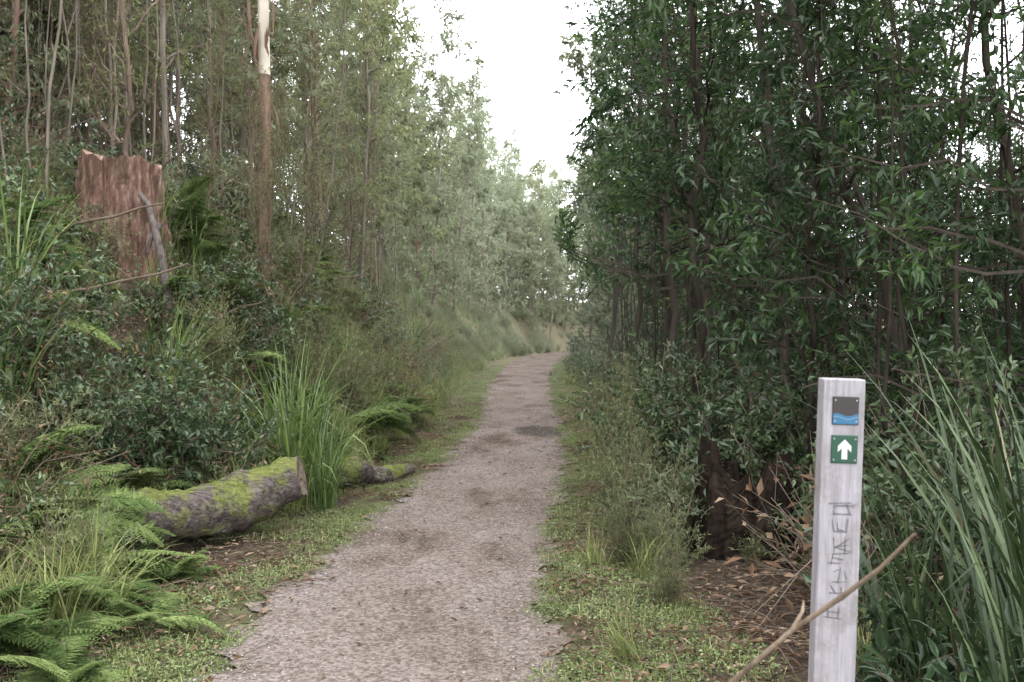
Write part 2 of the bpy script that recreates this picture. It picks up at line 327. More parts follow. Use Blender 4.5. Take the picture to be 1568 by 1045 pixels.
def put(name,me,x,y,s=1,rz=None,tilt=0,z=None,az=0):
    o=bpy.data.objects.new(name,me);scene.collection.objects.link(o)
    o.location=(x,y,float(H(x,y)) if z is None else z);o.rotation_euler=(tilt*math.cos(az),tilt*math.sin(az),rg.random()*6.28 if rz is None else rz)
    o.scale=(s,s,s*rg.uniform(.9,1.12));return o
def scatter(name,meshes,P,scl,tilt=.15,weights=None):
    n=len(P);me=bpy.data.meshes.new(name);me.from_pydata([tuple(p) for p in P],[],[])
    a=me.attributes.new('rot','FLOAT_VECTOR','POINT');a.data.foreach_set('vector',np.stack([rg.normal(size=n)*tilt,rg.normal(size=n)*tilt,rg.random(n)*6.28],1).astype(np.float32).ravel())
    a=me.attributes.new('scl','FLOAT','POINT');a.data.foreach_set('value',np.asarray(scl,np.float32))
    a=me.attributes.new('idx','INT','POINT');a.data.foreach_set('value',rg.choice(len(meshes),n,p=weights).astype(np.int32))
    o=bpy.data.objects.new(name,me);scene.collection.objects.link(o)
    col=bpy.data.collections.new(name+'_parts')
    for q,mm in enumerate(meshes): col.objects.link(bpy.data.objects.new('%s_part_%02d'%(name,q),mm))
    ng=bpy.data.node_groups.new(name,'GeometryNodeTree')
    ng.interface.new_socket('Geometry',in_out='INPUT',socket_type='NodeSocketGeometry');ng.interface.new_socket('Geometry',in_out='OUTPUT',socket_type='NodeSocketGeometry')
    N=ng.nodes.new;gi=N('NodeGroupInput');go=N('NodeGroupOutput');mp=N('GeometryNodeMeshToPoints');ci=N('GeometryNodeCollectionInfo');ip=N('GeometryNodeInstanceOnPoints')
    ci.inputs['Collection'].default_value=col;ci.inputs['Separate Children'].default_value=True;ci.inputs['Reset Children'].default_value=True
    def na(nm,ty):
        q=N('GeometryNodeInputNamedAttribute');q.data_type=ty;q.inputs['Name'].default_value=nm
        return [s for s in q.outputs if s.enabled and s.name=='Attribute'][0]
    l=ng.links.new;l(gi.outputs[0],mp.inputs['Mesh']);l(mp.outputs[0],ip.inputs['Points']);l(ci.outputs[0],ip.inputs['Instance'])
    ip.inputs['Pick Instance'].default_value=True
    l(na('idx','INT'),ip.inputs['Instance Index']);l(na('rot','FLOAT_VECTOR'),ip.inputs['Rotation']);l(na('scl','FLOAT'),ip.inputs['Scale']);l(ip.outputs[0],go.inputs[0])
    md=o.modifiers.new('scatter','NODES');md.node_group=ng
    return o
def pts(n,y0,y1,side,d0,d1,pw=1.,yp=1.):
    y=y0+(y1-y0)*rg.random(n)**yp;d=d0+(d1-d0)*rg.random(n)**pw
    x=cx(y)-hw(y)-d if side<0 else cx(y)+hw(y)+d
    return np.stack([x,y,H(x,y)],1)
CLEAR=[(1.45,6.0,.5),(1.3,5.4,.5),(1.2,4.8,.45),(1.05,4.3,.35),(-3.65,9.1,.42),(-3.35,8.5,.3),(-2.0,6.6,.45),(-2.4,6.4,.45),(-1.65,6.9,.45),(-1.7,7.3,.35),(-2.2,6.9,.4),(-1.9,6.1,.4),(-2.1,5.5,.3)]
def clear(P):
    k=np.ones(len(P),bool)
    for x,y,r_ in CLEAR: k&=((P[:,0]-x)**2+(P[:,1]-y)**2)>r_*r_
    return P[k]
def poisson(P,mind):
    out=[]
    for p in P:
        if all((p[0]-q[0])**2+(p[1]-q[1])**2>mind*mind for q in out): out.append(p)
    return out

for p in poisson(pts(220,9,24,-1,2.4,9),.92):
    me=T_left[rg.integers(5)] if rg.random()<.55 else T_twig[rg.integers(3)]
    if p[1]<12 and p[0]>-5.2: me=T_twig[rg.integers(3)]
    if abs(p[0]+3.9*p[1]/9.8)<.5 and p[1]<10.6: continue
    if p[1]<12.8 and abs(p[0]+.25*p[1])<.7: continue
    put('gum_tree' if me in T_left else 'dead_sapling',me,p[0],p[1],rg.uniform(.8,1.2),tilt=rg.normal()*.05,az=rg.random()*6)
for x,y,s in [(-2.75,11.0,.5),(-3.0,11.4,.6),(-2.55,11.9,.65),(-3.35,11.0,.5)]: put('dead_sapling',T_twig[rg.integers(3)],x,y,s)
for p in poisson(pts(60,4,9,-1,4.2,9),1.1):
    me=T_left[rg.integers(5)] if rg.random()<.35 else T_twig[rg.integers(3)]
    put('gum_tree' if me in T_left else 'dead_sapling',me,p[0],p[1],rg.uniform(.8,1.15),tilt=rg.normal()*.05)
for p in poisson(pts(260,4.6,24,1,1.7,7.5),.95):
    if p[1]<6.5 and p[0]<2.6: continue
    if p[1]<9.0 and abs(p[0]-.245*p[1])<.3: continue
    me=T_right[rg.integers(4)] if rg.random()<.48 else T_rtwig[rg.integers(3)]
    put('wattle_tree' if me in T_right else 'thin_sapling',me,p[0],p[1],rg.uniform(.8,1.15),tilt=rg.normal()*.07,az=rg.random()*6)
for x,y,s,ti in [(2.5,8.0,1.0,.2),(2.3,10.5,1.05,.16),(2.2,13.5,1.1,.13),(2.2,17,1.1,.09),(2.2,21,1.15,.06),(3.0,7.0,1.,.2),(1.8,9.2,.95,.13),(2.0,11.8,1.,.13)]:
    o=put('wattle_tree',T_right[rg.integers(4)],x,y,s);o.rotation_euler=(0,-ti,rg.random()*.01)
P1=pts(110,6,30,-1,9,14);P2=np.array(poisson(pts(400,24,75,-1,2.2,10,1.2),1.45));Pl=np.concatenate([P1,P2])
scatter('distant_gum_trees',F_left,Pl,rg.uniform(.75,1.1,len(Pl)),.04)
Pr=np.array(poisson(pts(320,24,75,1,1.3,8.5,1.2),1.45));scatter('distant_wattle_trees',F_right,Pr,rg.uniform(.75,1.1,len(Pr)),.05)
Pn=np.array(poisson(pts(120,2.5,26,1,6.3,11),1.15));scatter('wattle_thicket',N_right,Pn,rg.uniform(.8,1.15,len(Pn)),.05)
Pb=[]
for q in range(220):
    x=rg.uniform(-10,24);y=rg.uniform(56,80)
    if abs(x-cx(y))>1.8 and (x<cx(y)): Pb.append((x,y,float(H(x,y))))
Pb=np.array(Pb);scatter('background_forest',F_left,Pb,rg.uniform(.6,.9,len(Pb)),.05)
# thin bare stems crowding both sides
for nm,side,n_,mat,d0,d1,y0 in [('bare_thicket_stems',1,150,B_dark,1.4,6,5.5),('bare_bank_stems',-1,130,B_grey,2.3,8,9)]:
    mb=MB();P=pts(n_,y0,26,side,d0,d1,1.,1.2)
    for p in P:
        if side<0 and p[1]<11 and abs(p[0]+.39*p[1])<.7: continue
        if side>0 and p[1]<9 and abs(p[0]-.245*p[1])<.4: continue
        h=rg.uniform(3,7.5);t=np.linspace(0,1,12)[:,None];az=rg.random()*6.28;ln=abs(rg.normal())*.1
        Q=p+np.array([math.cos(az)*ln,math.sin(az)*ln,1])*h*t+np.concatenate([np.cumsum(rg.normal(size=(12,2))*.035,0),np.zeros((12,1))],1)-[0,0,.1]
        tube(mb,Q,rg.uniform(.009,.022)*(1-.75*t[:,0]),5,0)
        for b_ in range(4):
            k_=rg.integers(4,11);d=norm(np.array([rg.normal(),rg.normal(),rg.uniform(.3,1.3)]));L=rg.uniform(.3,1.)
            tube(mb,Q[k_]+d*L*np.linspace(0,1,4)[:,None]+np.cumsum(rg.normal(size=(4,3))*.03,0),[.006,.004,.003,.0015],3,0)
    mb.obj(nm,[mat],True)

# --- undergrowth
broad=[make_bush('m_broad',100+i,.9,.5,13,7,8,.065,.033,(B_twig,L_shrub),.2,.1) for i in range(3)]
fine=[make_bush('m_fine',110+i,.75,.35,20,8,13,.045,.01,(B_twig,L_fine),.2) for i in range(3)]
fine+= [make_bush('m_finey',116,.6,.4,18,8,12,.045,.014,(B_twig,L_gum2),.18)]
fern=[make_fern('m_fern',120+i,7+i,.62,(B_twig,L_fern)) for i in range(3)]
tuft=[make_tuft('m_tuft',130+i,75,.55,.008,.05,.35,.9,(B_twig,L_grass),5) for i in range(3)]
sedge=[make_tuft('m_sedge',140+i,95,1.05,.013,.06,.22,.9,(B_twig,L_sedge)) for i in range(2)]
deadb=[make_bush('m_deadb',150+i,.55,.5,14,9,2,.05,.02,(B_twig,L_brown),.25) for i in range(2)]
def make_cover(seed,n,rad,sz,ng_):
    r=np.random.default_rng(seed);mb=MB();a=r.random(n)*6.28;q=rad*np.sqrt(r.random(n))
    P=np.stack([np.cos(a)*q,np.sin(a)*q,r.uniform(.004,.025,n)],1)
    leaves(mb,P,np.concatenate([r.normal(size=(n,2)),r.uniform(-.2,.5,(n,1))],1),np.tile([0,0,1.],(n,1))+r.normal(size=(n,3))*.3,sz*r.uniform(.5,1.3,n),sz*.6,1)
    a=r.random(ng_)*6.28;q=rad*np.sqrt(r.random(ng_));blades(mb,np.stack([np.cos(a)*q,np.sin(a)*q,0*a-.005],1),r.random(ng_)*6.28,r.uniform(.02,.08,ng_),.004,r.uniform(0,.6,ng_),.6,0,3)
    return mb.mesh('m_cover',(L_grass,L_cover))
cover=[make_cover(160+i,n,.17,sz,g) for i,(n,sz,g) in enumerate([(100,.022,25),(60,.02,15),(45,.026,45)])]
def make_litter(seed,n,rad):
    r=np.random.default_rng(seed);mb=MB();a=r.random(n)*6.28;q=rad*np.sqrt(r.random(n));P=np.stack([np.cos(a)*q,np.sin(a)*q,r.uniform(.004,.03,n)],1)
    leaves(mb,P,np.concatenate([r.normal(size=(n,2)),r.uniform(-.1,.2,(n,1))],1),np.tile([0,0,1.],(n,1))+r.normal(size=(n,3))*.3,r.uniform(.03,.09,n),r.uniform(.008,.025,n),1)
    A=P[:n//3];d=np.concatenate([r.normal(size=(len(A),2)),r.normal(size=(len(A),1))*.1],1);sticks(mb,A,A+norm(d)*r.uniform(.06,.3,(len(A),1)),.0025,.0015,0)
    return mb.mesh('m_litter',(B_twig,L_brown))
litter=[make_litter(170+i,50,.3) for i in range(3)]

P=clear(pts(660,5.2,56,-1,1.0,5.0,1.1,1.5));scatter('fine_shrubs',fine,P,rg.uniform(.5,1.15,len(P)),.2)
P=clear(pts(150,5.2,24,-1,1.5,5.5,1.,1.3));scatter('leafy_shrubs',broad,P,rg.uniform(.6,1.1,len(P)),.15)
P=clear(pts(1050,4.5,56,-1,.7,4.2,1.1,1.5));scatter('grass_tufts',tuft,P,rg.uniform(.4,1.25,len(P)),.2)
P=clear(pts(80,5.5,16,-1,1.0,4.0,1.,1.2));scatter('bracken_ferns',fern,P,rg.uniform(.7,1.4,len(P)),.25)
P=clear(pts(38,8,30,-1,.9,4.0,1.,1.2));scatter('bank_sedges',sedge,P,rg.uniform(.5,1.1,len(P)),.15)
P=clear(pts(150,4.2,26,-1,1.0,5.5,1.,1.3));scatter('dead_undergrowth',deadb,P,rg.uniform(.6,1.4,len(P)),.3)
P=pts(1800,3,40,-1,.02,1.0,1.3,1.7);P2=pts(1600,3,40,1,.02,.85,1.3,1.7);P=np.concatenate([P,P2]);P[:,2]+=.004
gap=np.sin(P[:,0]*5+P[:,1]*2.1)+np.sin(P[:,1]*3.7-P[:,0]*3)>-.75;P=P[gap]
scatter('ground_cover',cover,P,rg.uniform(.5,1.15,len(P)),.05)
P=np.concatenate([pts(500,3,20,1,.25,3.2,1.1,1.3),pts(440,3.3,20,-1,.1,3,1,1.3)]);scatter('leaf_litter',litter,P,rg.uniform(.6,1.2,len(P)),.08)
P=clear(pts(380,5.5,58,1,.75,3.6,1.,1.4));scatter('right_verge_shrubs',fine+broad,P,rg.uniform(.5,1.2,len(P)),.15)
P=clear(pts(220,4.0,40,1,.3,2.5,1.,1.4));scatter('right_verge_grass',tuft,P,rg.uniform(.3,.85,len(P)),.2)
P=clear(pts(200,4.5,22,1,1.6,5.5,1.,1.2));scatter('dark_thicket',deadb+broad,P,rg.uniform(.8,2.0,len(P)),.25)
Pq=[]
for q in range(420):
    x=rg.uniform(-4,12);y=rg.uniform(46,74)
    if x<cx(y)-1.2: Pq.append((x,y,float(H(x,y))))
Pq=np.array(Pq);scatter('far_bank_shrubs',fine+tuft,Pq,rg.uniform(.8,2.0,len(Pq)),.15)
P=np.array([(x,y,float(H(x,y))) for x,y in zip(rg.uniform(-4.9,-2.9,70),rg.uniform(8.0,9.5,70))]);scatter('stump_base_grass',tuft+[fine[3],broad[0]],P,rg.uniform(.3,.6,len(P)),.25)

for x,y,s in [(-2.35,4.7,1.0),(-2.1,4.4,.95),(-1.85,4.9,.6),(-2.7,5.1,1.1),(-2.65,5.7,1.1),(-2.3,5.5,.8),(-2.0,5.3,.65),(-3.0,5.6,1.1),(-3.2,6.2,1.2),(-2.75,6.2,.9),(-3.4,8.2,.8),(-2.9,7.3,1.0),(-1.85,4.0,.6),(-2.1,6.05,.6),(-2.5,5.0,.9),(-2.3,4.2,1.0),(-2.6,4.6,1.1),(2.2,5.2,1.0),(1.9,4.2,.8),(2.6,6.3,1.2)]:
    put('fern',fern[rg.integers(3)],x,y,s,tilt=rg.normal()*.15)
for x,y,s in [(-1.95,8.5,1.5),(-1.75,8.7,1.3),(-2.1,8.9,1.4),(-1.6,8.3,.8),(-3.75,7.2,1.5),(-3.5,6.7,1.3),(-2.6,11.2,.9),(-2.2,13,1.),(-1.9,15,.8)]:
    put('sedge_tussock',sedge[rg.integers(2)],x,y,s)
tall=make_tuft('m_tall',190,56,1.6,.019,.09,.2,.7,(B_twig,L_dsedge))
for x,y,s in [(1.75,3.1,1.),(2.0,3.7,1.1),(1.55,3.6,.8),(2.3,4.1,1.15),(1.5,2.75,.7)]: put('tall_sedge',tall,x,y,s)
bigb=make_bush('m_big',200,1.5,.75,28,12,11,.065,.032,(B_twig,L_shrub),.26,.1,fine=True)
for x,y,s in [(-2.75,7.7,1.0),(-2.45,7.9,.75),(-3.1,7.1,.8),(-3.6,6.1,.9),(2.4,4.9,.9),(2.5,5.8,1.),(1.3,8.3,.9),(1.7,9.5,1.0),(2.4,7.3,1.),(2.2,6.2,.6),(1.6,7.9,.8)]:
    put('leafy_bush',bigb,x,y,s)
weed=make_bush('m_weed',203,.75,.4,13,6,7,.095,.034,(B_twig,L_weed),.16,.2,fine=True)
for x,y,s in [(1.3,2.7,.8),(1.6,2.8,.9),(1.5,3.2,.95),(1.2,3.1,.5),(1.8,2.9,1.0),(1.5,3.9,.7)]: put('broadleaf_weed',weed,x,y,s)
bigf=make_bush('m_bigf',201,1.2,.42,30,11,16,.042,.01,(B_twig,L_fine),.24)
for x,y,s in [(.85,7.3,.8),(1.05,8.2,1.0),(.72,6.2,.5),(.85,6.9,.65),(1.15,10,1.),(1.3,12,1.),(-2.2,10.5,1.0),(-2.0,12,1.),(-2.6,12.5,1.2),(-1.9,14,.9),(.85,5.2,.35),(1.5,6.1,.22)]: put('feathery_shrub',bigf,x,y,s)

# big pale-barked gum
r=np.random.default_rng(5);mb=MB();t=np.linspace(0,1,30)
P=np.stack([-3.12+.1*t+.03*np.sin(t*9),12.2+0*t,H(-3.1,12.2)-.2+11*t],1)
rad=.085*(1-t*.6);rad[:3]*=1.2
tube(mb,P[:9],rad[:9],14,0);tube(mb,P[8:],rad[8:],14,1)
for q in range(34):
    a=r.random()*6.28;z=r.uniform(2.0,5.2);L=r.uniform(.3,.9);c=np.array([-3.08+.09*math.cos(a),12.2+.09*math.sin(a),z+.6])
    leaves(mb,c[None],np.array([[r.normal()*.15,r.normal()*.15,-1]]),np.array([[math.cos(a),math.sin(a),0.]]),L,.05,0)
mb.obj('white_gum_tree',[B_red,B_white],True)

# ------------------------------------------------------------ mossy log
def lognoise(k,s,amp,seed):
    r=np.random.default_rng(seed);g=r.normal(size=(k,s))
    for _ in range(2):
        g=(g+np.roll(g,1,0)+np.roll(g,-1,0)+np.roll(g,1,1)+np.roll(g,-1,1))/3.2
    return 1+amp*g
m,nt,out=newmat('mossy_wood')
g=nt.nodes.new('ShaderNodeNewGeometry');n1=noise(nt,4.5,6,.75,g.outputs['Position'])
mp=nt.nodes.new('ShaderNodeMapping');mp.inputs['Rotation'].default_value=(0,0,-.55);mp.inputs['Scale'].default_value=(.18,1,1);nt.links.new(g.outputs['Position'],mp.inputs[0])
n2=noise(nt,45,4,.7,mp.outputs[0])
sx=nt.nodes.new('ShaderNodeSeparateXYZ');nt.links.new(g.outputs['Normal'],sx.inputs[0])
wr=ramp(nt,[(.3,(.025,.02,.018)),(.55,(.12,.1,.092)),(.8,(.28,.25,.25))]);nt.links.new(n2,wr.inputs[0])
ms=ramp(nt,[(.3,(.07,.08,.022)),(.7,(.21,.23,.08))]);nt.links.new(n2,ms.inputs[0])
f=math_(nt,'MULTIPLY',math_(nt,'ADD',math_(nt,'SUBTRACT',n1,.47),math_(nt,'MULTIPLY',sx.outputs['Z'],.06)),9,True)
c=mixc(nt,f,wr.outputs[0],ms.outputs[0]);p=nt.nodes.new('ShaderNodeBsdfDiffuse');nt.links.new(c,p.inputs[0])
b=nt.nodes.new('ShaderNodeBump');b.inputs['Strength'].default_value=1;b.inputs['Distance'].default_value=.03;nt.links.new(n2,b.inputs['Height']);nt.links.new(b.outputs[0],p.inputs['Normal'])
nt.links.new(p.outputs[0],out.inputs[0]);M_moss=m
M_end=barkmat('log_end_wood',(.06,.045,.035),(.26,.21,.17),20,1,far=0)
L_moss=leafmat('moss_tuft',[(0,(.07,.085,.025)),(1,(.2,.22,.075))],.2,far=0)
def make_log(name,A,B,r0,r1,seed,moss=True,cut=.6):
    mb=MB();k=46;s=30;t=np.linspace(0,1,k);A=np.array(A);B=np.array(B)
    P=A+(B-A)*t[:,None]+np.stack([.05*np.sin(t*6),.03*np.sin(t*7),.035*np.sin(t*7.5)],1)
    rad=(r0+(r1-r0)*t+.018*np.sin(t*11))[:,None]*lognoise(k,s,.1,seed)
    m2=MB();V=tube(m2,P,rad,s,0);dd=norm(B-A)
    off=(V[:,:,1]-P[:,None,1]);V=V+dd*(cut*off*(t[:,None]**6))[:,:,None]
    mb.add(V.reshape(-1,3),m2.q[0],0)
    rr=np.random.default_rng(seed)
    for e,sg in ((0,-1),(-1,1)):
        ring=V[e];c=ring.mean(0);d=dd*sg
        L0=[ring,c+(ring-c)*.88-d*.002,c+(ring-c)*.6-d*.02,c+(ring-c)*.3-d*.03,c+(ring-c)*.02-d*.035]
        VV=np.concatenate(L0);VV[2*s:]+=rr.normal(size=(3*s,3))*.006;Q=[]
        for l in range(4):
            for q in range(s): Q.append([l*s+q,l*s+(q+1)%s,(l+1)*s+(q+1)%s,(l+1)*s+q])
        mb.add(VV,Q,1)
    if moss:
        n=4500;ti=rg.integers(0,k,n);si=rg.integers(0,s,n);pp=V[ti,si]+rg.normal(size=(n,3))*.014;up=norm(pp-P[ti])
        kp=(up[:,2]>-.2)&((np.sin(pp[:,0]*14+pp[:,1]*9)+np.sin(pp[:,2]*22+pp[:,1]*17))>.1);pp=pp[kp];up=up[kp]
        leaves(mb,pp-up*.006,up+rg.normal(size=up.shape)*.8,rg.normal(size=up.shape),.017,.009,2)
    return mb.obj(name,[M_moss,M_end,L_moss],True)
make_log('mossy_log',(-2.85,6.25,.18),(-1.56,7.3,.39),.18,.175,3,True,.8)
make_log('rotten_log',(-1.75,9.35,.12),(-1.0,10.0,.06),.13,.07,8,False,0)

# ------------------------------------------------------------ stumps
def make_stump(name,x,y,Ht,r0,r1,seed,mats,jag=.1,tilt=(0,0),hollow=False,slope=0,sink=.3,flu=1.):
    mb=MB();k=34;s=64;r=np.random.default_rng(seed);t=np.linspace(0,1,k)
    z0=float(H(x,y))-sink
    a=np.arange(s)*2*np.pi/s
    flute=(.06*np.sin(a*5+1)+.045*np.sin(a*9+.5)+.03*np.sin(a*17+2)+.03*r.normal(size=s))*flu
    rad=(r1+(r0-r1)*(1-t)**2.2)[:,None]*lognoise(k,s,.03,seed)*(1+flute[None]*(1.3-t[:,None]*.5))
    P=np.stack([x+tilt[0]*t,y+tilt[1]*t,z0+(Ht+sink)*t],1)
    V=P[:,None]+np.stack([np.cos(a)[None]*rad,np.sin(a)[None]*rad,0*rad],-1)
    jz=jag*(lognoise(3,s,1.0,seed+1)[0]-1)+slope*np.cos(a)
    V[:,:,2]+=jz[None]*(t[:,None]**3)
    i=np.arange(k-1)[:,None]*s;j=np.arange(s)[None];j2=(j+1)%s
    mb.add(V.reshape(-1,3),np.stack([i+j,i+j2,i+s+j2,i+s+j],-1).reshape(-1,4),0)
    ring=V[-1];c=ring.mean(0);dz=-.45 if hollow else -.02
    L0=[ring,c+(ring-c)*.85+[0,0,-.01],c+(ring-c)*.45+[0,0,dz],c+(ring-c)*.03+[0,0,dz*1.1]]
    VV=np.concatenate(L0);VV[s:,2]+=r.normal(size=3*s)*.012;Q=[]
    for l in range(3):
        for q in range(s): Q.append([l*s+q,l*s+(q+1)%s,(l+1)*s+(q+1)%s,(l+1)*s+q])
    mb.add(VV,Q,1);return mb.obj(name,mats,False)
m,nt,out=newmat('weathered_stump_wood')
g=nt.nodes.new('ShaderNodeNewGeometry');mp=nt.nodes.new('ShaderNodeMapping');mp.inputs['Scale'].default_value=(1,1,.2);nt.links.new(g.outputs['Position'],mp.inputs[0])
n1=noise(nt,16,6,.7,mp.outputs[0]);n2=noise(nt,4,5,.75,g.outputs['Position'])
r1=ramp(nt,[(.3,(.04,.024,.018)),(.5,(.125,.074,.058)),(.62,(.23,.155,.125)),(.78,(.38,.31,.27))]);nt.links.new(n1,r1.inputs[0])
c=mixc(nt,math_(nt,'MULTIPLY',math_(nt,'SUBTRACT',n2,.48),4,True),r1.outputs[0],(.055,.045,.03))
p=nt.nodes.new('ShaderNodeBsdfDiffuse');nt.links.new(c,p.inputs[0])
b=nt.nodes.new('ShaderNodeBump');b.inputs['Strength'].default_value=.7;b.inputs['Distance'].default_value=.04;nt.links.new(n1,b.inputs['Height']);nt.links.new(b.outputs[0],p.inputs['Normal']);nt.links.new(p.outputs[0],out.inputs[0])
M_st=m;M_st2=barkmat('stump_top',(.12,.075,.055),(.3,.21,.17),20,1,far=0)
make_stump('tree_stump',-3.96,10.0,.85,.64,.385,4,[M_st,M_st2],.035,(-.04,.0),slope=-.05,sink=1.0)
M_bk=barkmat('charred_wood',(.004,.004,.004),(.035,.026,.02),9,.3,far=0,bump=1)
make_stump('charred_stump',1.64,6.7,.66,.42,.36,9,[M_bk,M_bk],.12,(.03,0),True)
mb=MB()
tube(mb,[(-3.8,9.8,3.0),(-3.6,9.7,2.75),(-3.45,9.5,2.45),(-3.36,9.4,2.2),(-3.25,9.3,1.6)],[.015,.03,.036,.04,.04],8,0);tube(mb,[(-3.42,9.55,2.55),(-3.5,9.5,2.4),(-3.52,9.45,2.25)],[.03,.025,.015],8,0)
mb.obj('leaning_dead_branch',[barkmat('dull_branch',(.05,.042,.038),(.14,.12,.11),20,.4,far=0)],True)
mb=MB()
for q in range(90):
    sd=-1 if rg.random()<.6 else 1
    p=clear(pts(1,6.5 if sd<0 else 4.5,24,sd,1.3,5,1,1.2))
    if not len(p): continue
    p=p[0];L=rg.uniform(.4,1.7);az=rg.random()*6.28;tl=rg.uniform(.1,.9)
    d=np.array([math.cos(az)*math.cos(tl),math.sin(az)*math.cos(tl),math.sin(tl)])
    t=np.linspace(0,1,7)[:,None];P=p+d*L*t+np.cumsum(rg.normal(size=(7,3))*.025*L,0)+[0,0,.05]
    tube(mb,P,rg.uniform(.006,.02)*(1-.7*t[:,0])+.002,5,0)
mb.obj('fallen_branches',[B_twig],True)
mb=MB()
tube(mb,[(.1,2.0,-.03),(.16,1.92,.4),(.3,1.78,.78),(.385,1.7,.93),(.474,1.65,1.035),(.54,1.6,1.105),(.585,1.55,1.165),(.62,1.5,1.232)],[.008,.007,.006,.005,.0042,.0048,.0035,.0025],7,0)
tube(mb,[(.474,1.65,1.035),(.495,1.66,1.065),(.5,1.67,1.08)],[.004,.003,.0015],5,0)
mb.obj('dead_stick',[barkmat('dry_stick',(.1,.075,.055),(.26,.2,.15),30,.5,far=0)],True)
mb=MB();n=750;y=3+22*rg.random(n)**1.5;x=cx(y)+np.sign(rg.random(n)-.5)*rg.random(n)**.7*hw(y)*1.15
leaves(mb,np.stack([x,y,.03+rg.random(n)*.006],1),np.concatenate([rg.normal(size=(n,2)),rg.normal(size=(n,1))*.12],1),np.tile([0,0,1.],(n,1))+rg.normal(size=(n,3))*.25,rg.uniform(.012,.055,n),rg.uniform(.008,.022,n),1,fine=True)
n=60;y=3+15*rg.random(n);x=cx(y)+(rg.random(n)*2-1)*hw(y);A=np.stack([x,y,0*x+.03],1);d=norm(np.concatenate([rg.normal(size=(n,2)),np.zeros((n,1))],1));sticks(mb,A,A+d*rg.uniform(.03,.15,(n,1)),.003,.002,0)
mb.obj('fallen_leaves',[B_twig,L_brown])
mb=MB();n=9000;y=3+17*rg.random(n)**1.6;x=cx(y)+(rg.random(n)*2-1)*hw(y)*1.02;s=rg.uniform(.002,.007,n)
base=np.array([[-1,-1,0],[1,-1,0],[1,1,0],[-1,1,0],[-.5,-.5,.9],[.6,-.5,.8],[.5,.5,1],[-.5,.6,.8]],float)
a=rg.random(n)*6.28;rot=np.stack([np.stack([np.cos(a),-np.sin(a),0*a],-1),np.stack([np.sin(a),np.cos(a),0*a],-1),np.stack([0*a,0*a,1+0*a],-1)],1)
V=np.einsum('nij,nkj->nki',rot,base[None]*rg.uniform(.6,1.3,(n,8,3)))*s[:,None,None]+np.stack([x,y,0*x+.02],1)[:,None]
Q=(np.arange(n)*8)[:,None,None]+np.array([[4,5,6,7],[0,1,5,4],[1,2,6,5],[2,3,7,6],[3,0,4,7]])[None]
mb.add(V.reshape(-1,3),Q,0,np.repeat(rg.random(n),8))
mb.obj('path_gravel_stones',[leafmat('stone',[(0,(.07,.062,.055)),(.5,(.17,.15,.137)),(1,(.34,.315,.3))],0,far=0)])

# ------------------------------------------------------------ marker post
E=bpy.data.objects.new('trail_marker_post',None);scene.collection.objects.link(E)
def part(name,verts,faces,mat,bevel=0):
    me=bpy.data.meshes.new(name);me.from_pydata(verts,[],faces);me.materials.append(mat);me.update()
    o=bpy.data.objects.new(name,me);scene.collection.objects.link(o);o.parent=E
    if bevel:
        b=o.modifiers.new('b','BEVEL');b.width=bevel;b.segments=2
    return o
def box(x0,x1,y0,y1,z0,z1):
    v=[(x,y,z) for z in (z0,z1) for y in (y0,y1) for x in (x0,x1)]
    return v,[(0,2,3,1),(4,5,7,6),(0,1,5,4),(2,6,7,3),(0,4,6,2),(1,3,7,5)]
m,nt,out=newmat('weathered_white_timber')
tc=nt.nodes.new('ShaderNodeTexCoord');mp=nt.nodes.new('ShaderNodeMapping');mp.inputs['Scale'].default_value=(1,1,.08);nt.links.new(tc.outputs['Object'],mp.inputs[0])
n1=noise(nt,90,5,.7,mp.outputs[0]);n2=noise(nt,9,6,.75,tc.outputs['Object'])
r1=ramp(nt,[(.25,(.14,.13,.135)),(.5,(.25,.235,.25)),(.8,(.35,.335,.36))]);nt.links.new(n1,r1.inputs[0])
f=math_(nt,'MULTIPLY',math_(nt,'SUBTRACT',n2,.48),3.5,True);c=mixc(nt,f,r1.outputs[0],(.12,.11,.1))
p=nt.nodes.new('ShaderNodeBsdfPrincipled');p.inputs['Roughness'].default_value=.75;nt.links.new(c,p.inputs['Base Color'])
b=nt.nodes.new('ShaderNodeBump');b.inputs['Strength'].default_value=.5;b.inputs['Distance'].default_value=.003;nt.links.new(n1,b.inputs['Height']);nt.links.new(b.outputs[0],p.inputs['Normal']);nt.links.new(p.outputs[0],out.inputs[0])
PH=1.44
part('timber_post',*box(-.0435,.0435,0,.045,-.45,PH),m,.003)
white=plain('white_paint',(.45,.45,.45));green=plain('sign_green',(.005,.05,.025),.4);brown=plain('sign_brown',(.018,.014,.012),.4);blue=plain('sign_blue',(.012,.1,.19),.4);grey=plain('carved_grey',(.085,.08,.085),.8)
z1=PH-.066;z2=PH-.147;ox=.003
part('river_plaque',*box(ox-.0275,ox+.0275,-.003,-.0002,z1-.0295,z1+.0295),brown,.0015)
n=24;V=[]
for q in range(n+1):
    xx=ox-.026+.052*q/n;w=.0028*math.sin(q/n*2*math.pi*1.1+.6)
    V+=[(xx,-.0036,z1-.028),(xx,-.0036,z1-.0085+w),(xx,-.0038,z1-.015+w),(xx,-.0038,z1-.0155+w)]
part('river_water',V,[(4*q,4*q+4,4*q+5,4*q+1) for q in range(n)],blue)
part('river_wave_line',V,[(4*q+3,4*q+7,4*q+6,4*q+2) for q in range(n)],white)
part('arrow_plaque',*box(ox-.0275,ox+.0275,-.003,-.0002,z2-.0295,z2+.0295),green,.0015)
ar=[(-.006,-.021),(.006,-.021),(.006,.002),(.014,-.006),(.014,.007),(0,.021),(-.014,.007),(-.014,-.006),(-.006,.002)]
